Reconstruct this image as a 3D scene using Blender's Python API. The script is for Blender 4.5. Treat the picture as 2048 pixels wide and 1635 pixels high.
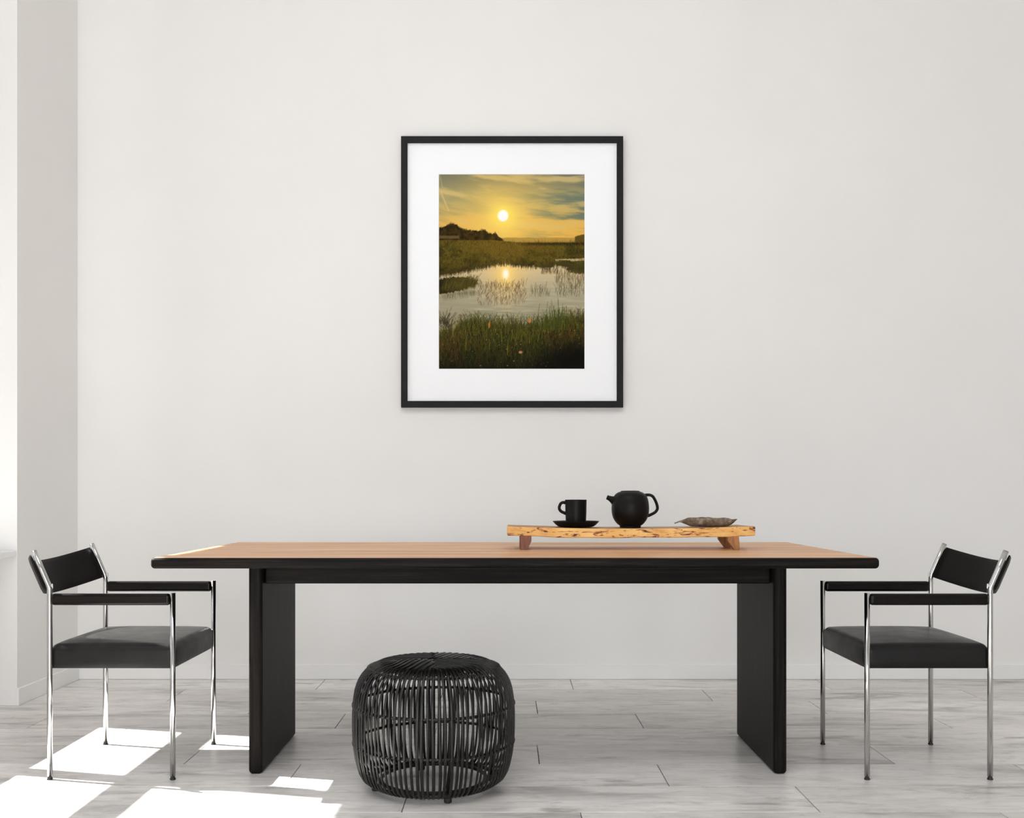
import bpy, bmesh, math, random
import numpy as np
from mathutils import Vector, Matrix

random.seed(7)
RNG = np.random.RandomState(11)
for o in list(bpy.data.objects):
    bpy.data.objects.remove(o)
SC = bpy.context.scene
COL = SC.collection
PI = math.pi

# ------------------------------------------------------------------ camera
# frame 2048 x 1635, principal point (1010, 985), focal length 2000 px
cam_d = bpy.data.cameras.new('camera')
cam = bpy.data.objects.new('camera', cam_d)
COL.objects.link(cam)
cam.location = (0, 0, 0.96)
cam.rotation_euler = (PI / 2, 0, 0)
cam_d.sensor_width = 36
cam_d.lens = 36 * 2000 / 2048
cam_d.shift_x = 14 / 2048
cam_d.shift_y = 167.5 / 2048
cam_d.clip_start = 0.05
SC.camera = cam

# ------------------------------------------------------------------ world, sun, fill lights, exposure
world = bpy.data.worlds.new('sky')
SC.world = world
world.use_nodes = True
wn = world.node_tree.nodes
bg = wn['Background']
bg.inputs['Color'].default_value = (0.86, 0.93, 1.0, 1)
bg.inputs['Strength'].default_value = 1.2

sun_d = bpy.data.lights.new('sun', 'SUN')
sun_d.energy = 33.0
sun_d.angle = math.radians(0.55)
sun_d.color = (1.0, 0.99, 0.96)
sun = bpy.data.objects.new('sun', sun_d)
COL.objects.link(sun)
sun.location = (-6, 5, 8)
sun.rotation_euler = Vector((0.79, -0.19, -1.0)).to_track_quat('-Z', 'Y').to_euler()


def area(name, loc, direction, sx, sy, power, color):
    d = bpy.data.lights.new(name, 'AREA')
    d.shape = 'RECTANGLE'
    d.size, d.size_y = sx, sy
    d.energy = power
    d.color = color
    o = bpy.data.objects.new(name, d)
    COL.objects.link(o)
    o.location = loc
    o.rotation_euler = Vector(direction).to_track_quat('-Z', 'Y').to_euler()
    return o


CEIL_Z = 4.78
# added soft fill just outside the unseen window behind the camera
area('rear_fill_light', (0.2, -4.62, 1.0), (0, 1, 0), 4.6, 1.7, 165, (0.94, 0.965, 1.0))
# broad soft fill added under the closed ceiling
area('overhead_fill_light', (-.8, .2, CEIL_Z), (0, 0, -1), 3.0, 3.8, 94, (0.985, 0.985, 1.0))

SC.view_settings.view_transform = 'Standard'
SC.view_settings.look = 'None'
SC.view_settings.gamma = 1
SC.view_settings.use_curve_mapping = False
SC.view_settings.exposure = 0.05
SC.cycles.max_bounces = 12
SC.cycles.diffuse_bounces = 8
SC.cycles.caustics_reflective = False
SC.cycles.caustics_refractive = False
SC.cycles.use_denoising = True


# ------------------------------------------------------------------ materials
def srgb(r, g, b):
    def f(c):
        c /= 255
        return c / 12.92 if c <= 0.04045 else ((c + 0.055) / 1.055) ** 2.4
    return (f(r), f(g), f(b), 1)


class NT:
    def __init__(self, name):
        self.m = bpy.data.materials.new(name)
        self.m.use_nodes = True
        self.t = self.m.node_tree
        self.b = self.t.nodes['Principled BSDF']

    def n(self, typ, **kw):
        x = self.t.nodes.new(typ)
        for k, v in kw.items():
            if k.startswith('i_'):
                x.inputs[k[2:].replace('_', ' ')].default_value = v
            else:
                setattr(x, k, v)
        return x

    def l(self, a, b):
        self.t.links.new(a, b)

    def set(self, **kw):
        for k, v in kw.items():
            self.b.inputs[k.replace('_', ' ')].default_value = v
        return self

    def coords(self, scale, kind='Object', add_random=False):
        tc = self.n('ShaderNodeTexCoord')
        mp = self.n('ShaderNodeMapping')
        mp.inputs['Scale'].default_value = scale
        src = tc.outputs['Object' if kind == 'World' else kind]
        if kind == 'World':
            g = self.n('ShaderNodeNewGeometry')
            src = g.outputs['Position']
        self.l(src, mp.inputs['Vector'])
        if add_random:
            oi = self.n('ShaderNodeObjectInfo')
            mu = self.n('ShaderNodeMath', operation='MULTIPLY')
            mu.inputs[1].default_value = 37.0
            self.l(oi.outputs['Random'], mu.inputs[0])
            cb = self.n('ShaderNodeCombineXYZ')
            self.l(mu.outputs[0], cb.inputs[2])
            self.l(mu.outputs[0], cb.inputs[0])
            va = self.n('ShaderNodeVectorMath', operation='ADD')
            self.l(mp.outputs[0], va.inputs[0])
            self.l(cb.outputs[0], va.inputs[1])
            return va.outputs[0]
        return mp.outputs[0]

    def noise(self, vec, scale, detail=6, rough=0.55, dist=0.0):
        x = self.n('ShaderNodeTexNoise')
        x.inputs['Scale'].default_value = scale
        x.inputs['Detail'].default_value = detail
        x.inputs['Roughness'].default_value = rough
        x.inputs['Distortion'].default_value = dist
        self.l(vec, x.inputs['Vector'])
        return x.outputs['Fac']

    def ramp(self, fac, stops):
        x = self.n('ShaderNodeValToRGB')
        e = x.color_ramp.elements
        while len(e) < len(stops):
            e.new(0.5)
        for i, (p, c) in enumerate(stops):
            e[i].position = p
            e[i].color = c
        self.l(fac, x.inputs['Fac'])
        return x.outputs['Color']

    def mix(self, mode, fac, a, b):
        x = self.n('ShaderNodeMix', data_type='RGBA', blend_type=mode)
        if isinstance(fac, float):
            x.inputs[0].default_value = fac
        else:
            self.l(fac, x.inputs[0])
        for sock, v in ((x.inputs[6], a), (x.inputs[7], b)):
            if isinstance(v, tuple):
                sock.default_value = v
            else:
                self.l(v, sock)
        return x.outputs[2]

    def bump(self, fac, strength, dist=0.002):
        x = self.n('ShaderNodeBump')
        x.inputs['Strength'].default_value = strength
        x.inputs['Distance'].default_value = dist
        self.l(fac, x.inputs['Height'])
        self.l(x.outputs['Normal'], self.b.inputs['Normal'])


def g(v):
    return (v, v, v, 1)


# painted plaster
q = NT('wall_paint')
v = q.coords((1, 1, 1), 'World')
q.l(q.ramp(q.noise(v, 1.3, 3), [(0.3, (0.80, 0.792, 0.778, 1)), (0.7, (0.825, 0.817, 0.803, 1))]), q.b.inputs['Base Color'])
q.set(Roughness=0.9)
q.bump(q.noise(v, 260, 3), 0.06, 0.001)
M_WALL = q.m

q = NT('trim_paint')
v = q.coords((1, 1, 1), 'World')
q.l(q.ramp(q.noise(v, 3, 2), [(0.3, (0.82, 0.815, 0.805, 1)), (0.7, (0.84, 0.835, 0.825, 1))]), q.b.inputs['Base Color'])
q.set(Roughness=0.5)
M_TRIM = q.m

q = NT('window_frame_paint')
v = q.coords((1, 1, 1), 'World')
q.l(q.ramp(q.noise(v, 4, 2), [(0.3, g(0.84)), (0.7, g(0.86))]), q.b.inputs['Base Color'])
q.set(Roughness=0.35)
M_FRAME = q.m

# thin window glass: clear with a fresnel sheen
q = NT('window_glass')
t = q.t
tr = q.n('ShaderNodeBsdfTransparent')
gl = q.n('ShaderNodeBsdfGlossy')
gl.inputs['Roughness'].default_value = 0.02
lw = q.n('ShaderNodeFresnel')
lw.inputs['IOR'].default_value = 1.25
mx = q.n('ShaderNodeMixShader')
q.l(lw.outputs[0], mx.inputs[0])
q.l(tr.outputs[0], mx.inputs[1])
q.l(gl.outputs[0], mx.inputs[2])
q.l(mx.outputs[0], t.nodes['Material Output'].inputs['Surface'])
M_GLASS = q.m

# grey weathered laminate planks
q = NT('grey_plank')
v = q.coords((0.55, 2.6, 1), 'World', True)
base = q.ramp(q.noise(v, 2.2, 9, 0.62, 0.5), [(0.30, srgb(172, 168, 165)), (0.44, srgb(224, 221, 218)), (0.62, srgb(237, 234, 231)), (0.8, srgb(244, 241, 238))])
v2 = q.coords((1.7, 11, 1), 'World', True)
fine = q.ramp(q.noise(v2, 4.5, 8, 0.7), [(0.25, g(0.72)), (0.55, g(1.0)), (0.8, g(1.06))])
c = q.mix('MULTIPLY', 0.75, base, fine)
v3 = q.coords((0.9, 4.2, 1), 'World', True)
blot = q.ramp(q.noise(v3, 1.9, 7, 0.62, 0.9), [(0.31, (0.40, 0.385, 0.37, 1)), (0.43, g(0.97)), (1.0, g(1.0))])
c = q.mix('MULTIPLY', 0.85, c, blot)
v4 = q.coords((2.2, 5.5, 1), 'World', True)
mott = q.ramp(q.noise(v4, 3.6, 10, 0.74, 0.4), [(0.28, (0.62, 0.60, 0.58, 1)), (0.46, (0.96, 0.955, 0.95, 1)), (0.72, g(1.08))])
c = q.mix('MULTIPLY', 0.9, c, mott)
oi = q.n('ShaderNodeObjectInfo')
tone = q.ramp(oi.outputs['Random'], [(0.0, (0.86, 0.85, 0.84, 1)), (0.5, (0.98, 0.975, 0.97, 1)), (1.0, (1.06, 1.06, 1.06, 1))])
c = q.mix('MULTIPLY', 1.0, c, tone)
q.l(c, q.b.inputs['Base Color'])
q.set(Roughness=0.33)
q.b.inputs['Specular IOR Level'].default_value = 0.7
q.bump(q.noise(v2, 9, 5, 0.7), 0.12, 0.001)
M_PLANK = q.m

q = NT('floor_underlay')
v = q.coords((1, 1, 1), 'World')
q.l(q.ramp(q.noise(v, 20, 2), [(0.3, g(0.03)), (0.7, g(0.045))]), q.b.inputs['Base Color'])
q.set(Roughness=0.9)
M_UNDER = q.m


def black_wood(name, scale):
    q = NT(name)
    v = q.coords(scale, 'Object')
    q.l(q.ramp(q.noise(v, 3.0, 8, 0.7), [(0.30, srgb(8, 6, 5)), (0.52, srgb(20, 17, 15)), (0.72, srgb(46, 41, 37))]), q.b.inputs['Base Color'])
    q.set(Roughness=0.5)
    q.b.inputs['Specular IOR Level'].default_value = 0.09
    q.bump(q.noise(v, 5, 6, 0.7), 0.25, 0.001)
    return q.m


M_BLACK_V = black_wood('black_wood_upright', (26, 26, 0.8))
M_BLACK_H = black_wood('black_wood_lengthwise', (0.8, 30, 30))

# oiled natural wood table surface
q = NT('natural_tabletop')
v = q.coords((0.42, 7.0, 1), 'Object')
c1 = q.ramp(q.noise(v, 2.6, 7, 0.6, 0.35), [(0.32, srgb(160, 110, 72)), (0.45, srgb(204, 154, 110)), (0.60, srgb(224, 177, 132)), (0.76, srgb(242, 202, 160))])
v2 = q.coords((1.2, 80, 1), 'Object')
c2 = q.ramp(q.noise(v2, 3, 6, 0.65), [(0.25, g(0.80)), (0.6, g(1.0)), (0.85, g(1.05))])
q.l(q.mix('MULTIPLY', 0.8, c1, c2), q.b.inputs['Base Color'])
q.set(Roughness=0.42)
q.b.inputs['Specular IOR Level'].default_value = 0.4
q.bump(q.noise(v2, 4, 4), 0.08, 0.001)
M_TOP = q.m

# polished chrome
q = NT('chrome')
v = q.coords((1, 1, 1), 'Object')
q.l(q.ramp(q.noise(v, 60, 3), [(0.3, g(0.11)), (0.7, g(0.15))]), q.b.inputs['Roughness'])
q.set(Base_Color=(0.56, 0.55, 0.54, 1), Metallic=1.0)
M_CHROME = q.m

# black leather
q = NT('black_leather')
v = q.coords((1, 1, 1), 'Object')
vo = q.n('ShaderNodeTexVoronoi')
vo.inputs['Scale'].default_value = 420
q.l(v, vo.inputs['Vector'])
q.l(q.ramp(q.noise(v, 9, 5), [(0.3, srgb(24, 23, 23)), (0.7, srgb(32, 31, 30))]), q.b.inputs['Base Color'])
q.l(q.ramp(q.noise(v, 14, 4), [(0.3, g(0.32)), (0.7, g(0.42))]), q.b.inputs['Roughness'])
q.b.inputs['Specular IOR Level'].default_value = 0.2
q.bump(vo.outputs['Distance'], 0.12, 0.001)
M_LEATHER = q.m

q = NT('backrest_leather')
v = q.coords((1, 1, 1), 'Object')
q.l(q.ramp(q.noise(v, 9, 5), [(0.3, srgb(20, 17, 16)), (0.7, srgb(28, 24, 23))]), q.b.inputs['Base Color'])
q.set(Roughness=0.45)
q.b.inputs['Specular IOR Level'].default_value = 0.12
M_BACK = q.m

q = NT('armrest_lacquer')
v = q.coords((3, 60, 60), 'Object')
q.l(q.ramp(q.noise(v, 3, 6), [(0.3, srgb(10, 7, 6)), (0.7, srgb(20, 14, 12))]), q.b.inputs['Base Color'])
q.set(Roughness=0.2)
q.b.inputs['Specular IOR Level'].default_value = 0.22
M_ARM = q.m

q = NT('black_rubber')
v = q.coords((1, 1, 1), 'Object')
q.l(q.ramp(q.noise(v, 40, 3), [(0.3, g(0.012)), (0.7, g(0.022))]), q.b.inputs['Base Color'])
q.set(Roughness=0.6)
M_RUBBER = q.m

# black painted rattan
q = NT('black_rattan')
v = q.coords((1, 1, 1), 'Object', True)
q.l(q.ramp(q.noise(v, 26, 5), [(0.3, srgb(9, 8, 7)), (0.6, srgb(20, 17, 15)), (0.85, srgb(46, 41, 37))]), q.b.inputs['Base Color'])
q.set(Roughness=0.34)
q.b.inputs['Specular IOR Level'].default_value = 0.4
q.bump(q.noise(v, 160, 4), 0.25, 0.001)
M_RATTAN = q.m

q = NT('rattan_binding')
v = q.coords((1, 1, 1), 'Object')
q.l(q.ramp(q.noise(v, 60, 4), [(0.3, srgb(26, 22, 20)), (0.8, srgb(74, 67, 60))]), q.b.inputs['Base Color'])
q.set(Roughness=0.35)
M_BIND = q.m

# black stoneware
q = NT('black_stoneware')
v = q.coords((1, 1, 1), 'Object')
q.l(q.ramp(q.noise(v, 40, 5), [(0.3, srgb(14, 11, 9)), (0.7, srgb(19, 15, 13))]), q.b.inputs['Base Color'])
q.l(q.ramp(q.noise(v, 24, 4), [(0.3, g(0.36)), (0.7, g(0.44))]), q.b.inputs['Roughness'])
q.b.inputs['Specular IOR Level'].default_value = 0.14
M_POT = q.m

# live-edge serving board: honey wood with bark scars
q = NT('live_edge_board')
v = q.coords((5, 9, 14), 'Object')
c1 = q.ramp(q.noise(v, 1.7, 6, 0.6, 0.6), [(0.25, srgb(196, 134, 72)), (0.45, srgb(226, 174, 98)), (0.65, srgb(238, 194, 116)), (0.85, srgb(244, 208, 140))])
v2 = q.coords((8, 10, 38), 'Object')
scar = q.ramp(q.noise(v2, 1.9, 7, 0.66, 1.4), [(0.35, srgb(52, 30, 18)), (0.40, srgb(165, 108, 62)), (0.455, g(1.0))])
q.l(q.mix('MULTIPLY', 1.0, c1, scar), q.b.inputs['Base Color'])
q.set(Roughness=0.5)
q.bump(q.noise(v2, 2, 6), 0.4, 0.003)
M_BOARD = q.m

q = NT('board_surface_wood')
v = q.coords((2, 30, 30), 'Object')
q.l(q.ramp(q.noise(v, 2, 6), [(0.3, srgb(150, 104, 68)), (0.7, srgb(182, 134, 92))]), q.b.inputs['Base Color'])
q.set(Roughness=0.5)
M_BOARDTOP = q.m


def foot_wood(name, a, b):
    q = NT(name)
    v = q.coords((50, 50, 6), 'Object')
    q.l(q.ramp(q.noise(v, 2, 6, 0.65), [(0.3, a), (0.7, b)]), q.b.inputs['Base Color'])
    q.set(Roughness=0.55)
    return q.m


M_FOOT_RED = foot_wood('reddish_foot_wood', srgb(104, 62, 44), srgb(134, 84, 62))
M_FOOT_TAN = foot_wood('tan_foot_wood', srgb(128, 82, 44), srgb(182, 128, 76))

# dried leaf
q = NT('dried_leaf')
v = q.coords((1, 1, 1), 'Object')
c1 = q.ramp(q.noise(v, 55, 8, 0.65), [(0.3, srgb(84, 70, 57)), (0.5, srgb(124, 108, 90)), (0.7, srgb(168, 150, 126))])
c2 = q.ramp(q.noise(v, 330, 4, 0.7), [(0.35, g(0.7)), (0.6, g(1.0)), (0.75, g(1.15))])
q.l(q.mix('MULTIPLY', 0.9, c1, c2), q.b.inputs['Base Color'])
q.set(Roughness=0.85)
q.bump(q.noise(v, 140, 5), 0.6, 0.002)
M_LEAF = q.m

q = NT('frame_black')
v = q.coords((1, 1, 1), 'Object')
q.l(q.ramp(q.noise(v, 30, 4), [(0.3, srgb(30, 30, 30)), (0.7, srgb(34, 34, 34))]), q.b.inputs['Base Color'])
q.set(Roughness=0.6)
q.b.inputs['Specular IOR Level'].default_value = 0.15
M_PFRAME = q.m

q = NT('mat_board')
v = q.coords((1, 1, 1), 'Object')
q.l(q.ramp(q.noise(v, 60, 3), [(0.3, (0.925, 0.945, 0.97, 1)), (0.7, (0.935, 0.955, 0.98, 1))]), q.b.inputs['Base Color'])
q.set(Roughness=0.95)
q.b.inputs['Specular IOR Level'].default_value = 0.1
M_MAT = q.m


# ------------------------------------------------------------------ object helpers
def tag(o, label=None, cat=None, group=None, kind=None):
    for k, v in (('label', label), ('category', cat), ('group', group), ('kind', kind)):
        if v:
            o[k] = v
    return o


def empty(name, loc=(0, 0, 0), rz=0.0):
    o = bpy.data.objects.new(name, None)
    o.empty_display_size = 0.1
    COL.objects.link(o)
    o.location = loc
    o.rotation_euler = (0, 0, rz)
    return o


def obj(name, bm, mats, parent=None, smooth=True, wn=True, loc=None):
    me = bpy.data.meshes.new(name)
    bmesh.ops.recalc_face_normals(bm, faces=bm.faces)
    bm.to_mesh(me)
    bm.free()
    if not isinstance(mats, (list, tuple)):
        mats = [mats]
    for m in mats:
        me.materials.append(m)
    if smooth:
        me.polygons.foreach_set('use_smooth', [len(p.vertices) <= 4 for p in me.polygons])
    o = bpy.data.objects.new(name, me)
    COL.objects.link(o)
    if smooth and wn:
        md = o.modifiers.new('weighted_normal', 'WEIGHTED_NORMAL')
        md.keep_sharp = True
    if parent:
        o.parent = parent
    if loc:
        o.location = loc
    return o


def box(bm, x0, x1, y0, y1, z0, z1):
    vs = [bm.verts.new((x, y, z)) for x in (x0, x1) for y in (y0, y1) for z in (z0, z1)]
    for f in ((0, 1, 3, 2), (4, 6, 7, 5), (0, 4, 5, 1), (2, 3, 7, 6), (0, 2, 6, 4), (1, 5, 7, 3)):
        bm.faces.new([vs[i] for i in f])


def boxes(*bs):
    bm = bmesh.new()
    for b in bs:
        box(bm, *b)
    return bm


def _axis(h, r, na, nm):
    core = h - r
    arc = [core + r * math.tan(PI / 4 * i / na) for i in range(na + 1)]
    mid = [-core + 2 * core * i / nm for i in range(nm + 1)]
    return [-a for a in reversed(arc)][:-1] + mid + arc[1:]


def rbox(bm, c, hx, hy, hz, r, na=3, nm=(1, 1, 1), fn=None):
    """box with rounded edges; fn(p) may reshape each point (local, centred)"""
    h = (hx, hy, hz)
    ax = [_axis(h[i], r, na, nm[i]) for i in range(3)]
    cache = {}

    def vert(p):
        key = tuple(round(x, 6) for x in p)
        if key in cache:
            return cache[key]
        q = Vector([max(-(h[i] - r), min(h[i] - r, p[i])) for i in range(3)])
        d = Vector(p) - q
        pos = q + d.normalized() * r if d.length > 1e-9 else q
        if fn:
            pos = Vector(fn(pos))
        v = bm.verts.new(pos + Vector(c))
        cache[key] = v
        return v
    for a in range(3):
        b, d = (a + 1) % 3, (a + 2) % 3
        for s in (-1, 1):
            for i in range(len(ax[b]) - 1):
                for j in range(len(ax[d]) - 1):
                    quad = []
                    for (ii, jj) in ((i, j), (i + 1, j), (i + 1, j + 1), (i, j + 1)):
                        p = [0, 0, 0]
                        p[a] = s * h[a]
                        p[b] = ax[b][ii]
                        p[d] = ax[d][jj]
                        quad.append(vert(p))
                    try:
                        bm.faces.new(quad if s > 0 else quad[::-1])
                    except ValueError:
                        pass


def rbox2(bm, x0, x1, y0, y1, z0, z1, r, na=3, nm=(1, 1, 1), fn=None):
    rbox(bm, ((x0 + x1) / 2, (y0 + y1) / 2, (z0 + z1) / 2), (x1 - x0) / 2, (y1 - y0) / 2, (z1 - z0) / 2, r, na, nm, fn)


def frames(pts):
    """parallel-transport frames along a polyline"""
    P = [Vector(p) for p in pts]
    T = []
    for i in range(len(P)):
        a = P[max(0, i - 1)]
        b = P[min(len(P) - 1, i + 1)]
        T.append((b - a).normalized())
    n = T[0].orthogonal().normalized()
    out = []
    for i, t in enumerate(T):
        n = (n - t * n.dot(t))
        n = n.normalized() if n.length > 1e-8 else t.orthogonal().normalized()
        out.append((P[i], t, n, t.cross(n)))
    return out


def tube(bm, pts, r, seg=12, caps=True, flat=None):
    """round tube; r a number or one per point; flat = (axis vector, factor) squashes the section along axis"""
    F = frames(pts)
    rings = []
    for i, (p, t, n, b) in enumerate(F):
        rr = r[i] if isinstance(r, (list, tuple)) else r
        if flat:
            a = Vector(flat[0])
            a = (a - t * a.dot(t)).normalized()
            n, b = a, t.cross(a)
        ring = []
        for k in range(seg):
            an = 2 * PI * k / seg
            cx, cy = math.cos(an) * rr, math.sin(an) * rr
            if flat:
                cx *= flat[1]
            ring.append(bm.verts.new(p + n * cx + b * cy))
        rings.append(ring)
    for i in range(len(rings) - 1):
        for k in range(seg):
            bm.faces.new((rings[i][k], rings[i][(k + 1) % seg], rings[i + 1][(k + 1) % seg], rings[i + 1][k]))
    if caps:
        bm.faces.new(rings[0][::-1])
        bm.faces.new(rings[-1])


def lathe(bm, prof, seg=48, c=(0, 0, 0)):
    rings = []
    for (r, z) in prof:
        if r < 1e-6:
            rings.append([bm.verts.new((c[0], c[1], c[2] + z))])
        else:
            rings.append([bm.verts.new((c[0] + r * math.cos(2 * PI * k / seg), c[1] + r * math.sin(2 * PI * k / seg), c[2] + z)) for k in range(seg)])
    for a, b in zip(rings, rings[1:]):
        for k in range(seg):
            k2 = (k + 1) % seg
            if len(a) == 1 and len(b) == 1:
                continue
            if len(a) == 1:
                bm.faces.new((a[0], b[k], b[k2]))
            elif len(b) == 1:
                bm.faces.new((a[k], b[0], a[k2]))
            else:
                bm.faces.new((a[k], a[k2], b[k2], b[k]))


def catmull(pts, n=8):
    P = [Vector(p) for p in pts]
    out = []
    for i in range(len(P) - 1):
        p0, p1, p2, p3 = P[max(i - 1, 0)], P[i], P[i + 1], P[min(i + 2, len(P) - 1)]
        for k in range(n):
            t = k / n
            out.append(0.5 * ((2 * p1) + (p2 - p0) * t + (2 * p0 - 5 * p1 + 4 * p2 - p3) * t * t + (3 * p1 - p0 - 3 * p2 + p3) * t ** 3))
    out.append(P[-1])
    return out


def struct(name, bm, m, label=None, cat=None, smooth=False):
    o = obj(name, bm, m, smooth=smooth)
    tag(o, label, cat, None, 'structure')
    return o


# ------------------------------------------------------------------ room
WX, BY, RX, RY, CZ = -2.205, 5.16, 6.5, -4.5, 4.8     # left wall face, back wall face, right wall, rear wall, ceiling
struct('wall_back', boxes((-2.8, RX + .15, BY, BY + .2, -.05, CZ)), M_WALL, 'plain off white wall behind the table', 'wall')
struct('wall_right', boxes((RX, RX + .15, RY, BY, -.05, CZ)), M_WALL, 'plain off white side wall at the right end of the room', 'wall')
struct('wall_left', boxes((-2.8, WX, 4.52, BY, -.05, CZ),            # pier between window and corner
                          (-2.8, -2.47, -2.6, 4.52, -.05, .67),        # below the sill
                          (-2.8, -2.47, -2.6, 4.52, 3.45, CZ),        # above the window head
                          (-2.8, WX, RY, -2.6, -.05, CZ)), M_WALL, 'off white left wall with deep window recess', 'wall')
struct('wall_rear', boxes((-2.8, -2.15, RY - .15, RY, -.05, CZ), (2.55, RX + .15, RY - .15, RY, -.05, CZ),
                          (-2.15, 2.55, RY - .15, RY, -.05, .15), (-2.15, 2.55, RY - .15, RY, 1.95, CZ)), M_WALL, 'off white wall behind the viewer', 'wall')
struct('ceiling', boxes((-2.8, RX + .15, RY - .15, BY + .2, CZ, CZ + .15)), M_WALL, 'plain white ceiling', 'ceiling')
struct('sun_block_slab', boxes((-3.30, -2.8, -6, 7, 3.513, 3.66)), M_WALL, 'unseen slab added outside above the window to cut off the sun', 'sun_block')  # added out of view to end the sun patches on floor and tabletop

bm = bmesh.new()
rbox2(bm, WX - .002, RX, BY - .014, BY, 0, .078, .003, 2)
struct('baseboard_back', bm, M_TRIM, 'white skirting board along the back wall', 'baseboard', True)
bm = bmesh.new()
rbox2(bm, WX, WX + .014, 4.507, BY - .014, 0, .078, .003, 2)
struct('baseboard_left', bm, M_TRIM, 'white skirting board on the left wall pier', 'baseboard', True)
bm = bmesh.new()
rbox2(bm, -2.47, WX + .001, 4.507, 4.52, 0, .078, .003, 2)
struct('baseboard_niche', bm, M_TRIM, 'white skirting board in the recess below the window', 'baseboard', True)

# window in the left recess
win = empty('window_1', (-2.5, 0.85, 0.7))
tag(win, 'tall white framed window in the left recess', 'window', None, 'structure')


def wpart(name, b, mat, parent=win):
    bm = boxes(b)
    o = obj(name, bm, mat, None, smooth=False)
    o.parent = parent
    o.matrix_parent_inverse = Matrix.Translation(parent.location).inverted()
    return o


bm = bmesh.new()
rbox2(bm, -2.53, WX - .002, -2.6, 4.519, .67, .70, .006, 2)
o = obj('window_sill', bm, M_FRAME)
o.parent = win
o.matrix_parent_inverse = Matrix.Translation(win.location).inverted()
muls = [3.606 - .694 * k for k in range(9)]
edges_y = [4.30]
wpart('jamb', (-2.53, -2.47, 4.30, 4.52, .70, 3.45), M_FRAME)
wpart('jamb', (-2.53, -2.47, -2.6, -2.1, .70, 3.45), M_FRAME)
wpart('bottom_rail', (-2.53, -2.47, -2.1, 4.30, .70, .76), M_FRAME)
wpart('top_rail', (-2.53, -2.47, -2.1, 4.30, 3.38, 3.45), M_FRAME)
wpart('transom', (-2.53, -2.47, -2.1, 4.30, 1.557, 1.684), M_FRAME)
for y in muls:
    if y > -2.0:
        wpart('mullion', (-2.529, -2.471, y, y + .079, .76, 3.38), M_FRAME)
ends = [4.30] + [e for y in muls if y > -2.0 for e in (y + .079, y)] + [-2.1]
for k in range(0, len(ends) - 1, 2):
    for z0, z1 in ((.76, 1.557), (1.684, 3.38)):
        wpart('pane', (-2.502, -2.498, ends[k + 1], ends[k], z0, z1), M_GLASS)

# unseen window added behind the viewer, kept low to light the lower wall
win2 = empty('rear_fill_window', (0.2, RY - .08, 0.15))
tag(win2, 'wide white framed window added unseen behind the viewer for fill light', 'window', None, 'structure')
for b in ((-2.15, -2.08, RY - .11, RY - .05, .15, 1.95), (2.48, 2.55, RY - .11, RY - .05, .15, 1.95)):
    wpart('jamb', b, M_FRAME, win2)
for b in ((-2.08, 2.48, RY - .11, RY - .05, .15, .22), (-2.08, 2.48, RY - .11, RY - .05, 1.88, 1.95)):
    wpart('rail', b, M_FRAME, win2)
xs = [-2.08, -.56, .96, 2.48]
for x in xs[1:3]:
    wpart('mullion', (x - .035, x + .035, RY - .109, RY - .051, .22, 1.88), M_FRAME, win2)
for a, b in zip(xs, xs[1:]):
    wpart('pane', (a + .03, b - .03, RY - .082, RY - .078, .22, 1.88), M_GLASS, win2)

# floor: underlay and separate planks
floor = struct('floor', boxes((-2.8, RX, RY, BY, -.05, -.010)), M_UNDER, 'grey wood look plank floor', 'floor')
PW, PL, GAP = 0.2675, 1.26, 0.0015
row_x = [.335, .96, .142, .566, -.28, .122, .538, .949, .227]
plank_mesh = {}


def plank(x0, x1, y0, y1):
    L, W = round(x1 - x0 - 2 * GAP, 4), round(y1 - y0 - 2 * GAP, 4)
    key = (L, W)
    if key not in plank_mesh:
        bm = bmesh.new()
        c = .0009
        hx, hy = L / 2, W / 2
        lo = [bm.verts.new(p) for p in ((-hx, -hy, -.010), (hx, -hy, -.010), (hx, hy, -.010), (-hx, hy, -.010))]
        mi = [bm.verts.new(p) for p in ((-hx, -hy, -c), (hx, -hy, -c), (hx, hy, -c), (-hx, hy, -c))]
        up = [bm.verts.new(p) for p in ((-hx + c, -hy + c, 0), (hx - c, -hy + c, 0), (hx - c, hy - c, 0), (-hx + c, hy - c, 0))]
        for A, B in ((lo, mi), (mi, up)):
            for k in range(4):
                bm.faces.new((A[k], A[(k + 1) % 4], B[(k + 1) % 4], B[k]))
        bm.faces.new(up)
        bm.faces.new(lo[::-1])
        bmesh.ops.recalc_face_normals(bm, faces=bm.faces)
        me = bpy.data.meshes.new('plank')
        bm.to_mesh(me)
        bm.free()
        me.materials.append(M_PLANK)
        plank_mesh[key] = me
    o = bpy.data.objects.new('plank', plank_mesh[key])
    COL.objects.link(o)
    o.parent = floor
    o.location = ((x0 + x1) / 2, (y0 + y1) / 2, 0)


for r in range(24):
    y1 = BY - .012 - r * PW
    y0 = y1 - PW
    off = row_x[r] if r < len(row_x) else random.uniform(0, PL)
    k0 = math.floor((-2.46 - off) / PL)
    x = off + k0 * PL
    while x < RX - .01:
        a, b = max(x, -2.465), min(x + PL, RX - .005)
        if b - a > .05:
            plank(a, b, y0, y1)
        x += PL
bm = boxes((-2.46, RX - .005, RY + .01, BY - .012 - 24 * PW, -.010, 0))
o = obj('planks_behind_viewer', bm, M_PLANK, floor, smooth=False)
o.name = 'plank_field'
o['kind'] = 'stuff'

# ------------------------------------------------------------------ table
TX0, TX1, TY0, TY1 = -1.147, 1.212, 3.23, 4.27
table = empty('dining_table', ((TX0 + TX1) / 2, 3.72, 0))
tag(table, 'long dining table with natural wood top and black slab legs', 'table')
TL = table.location


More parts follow.
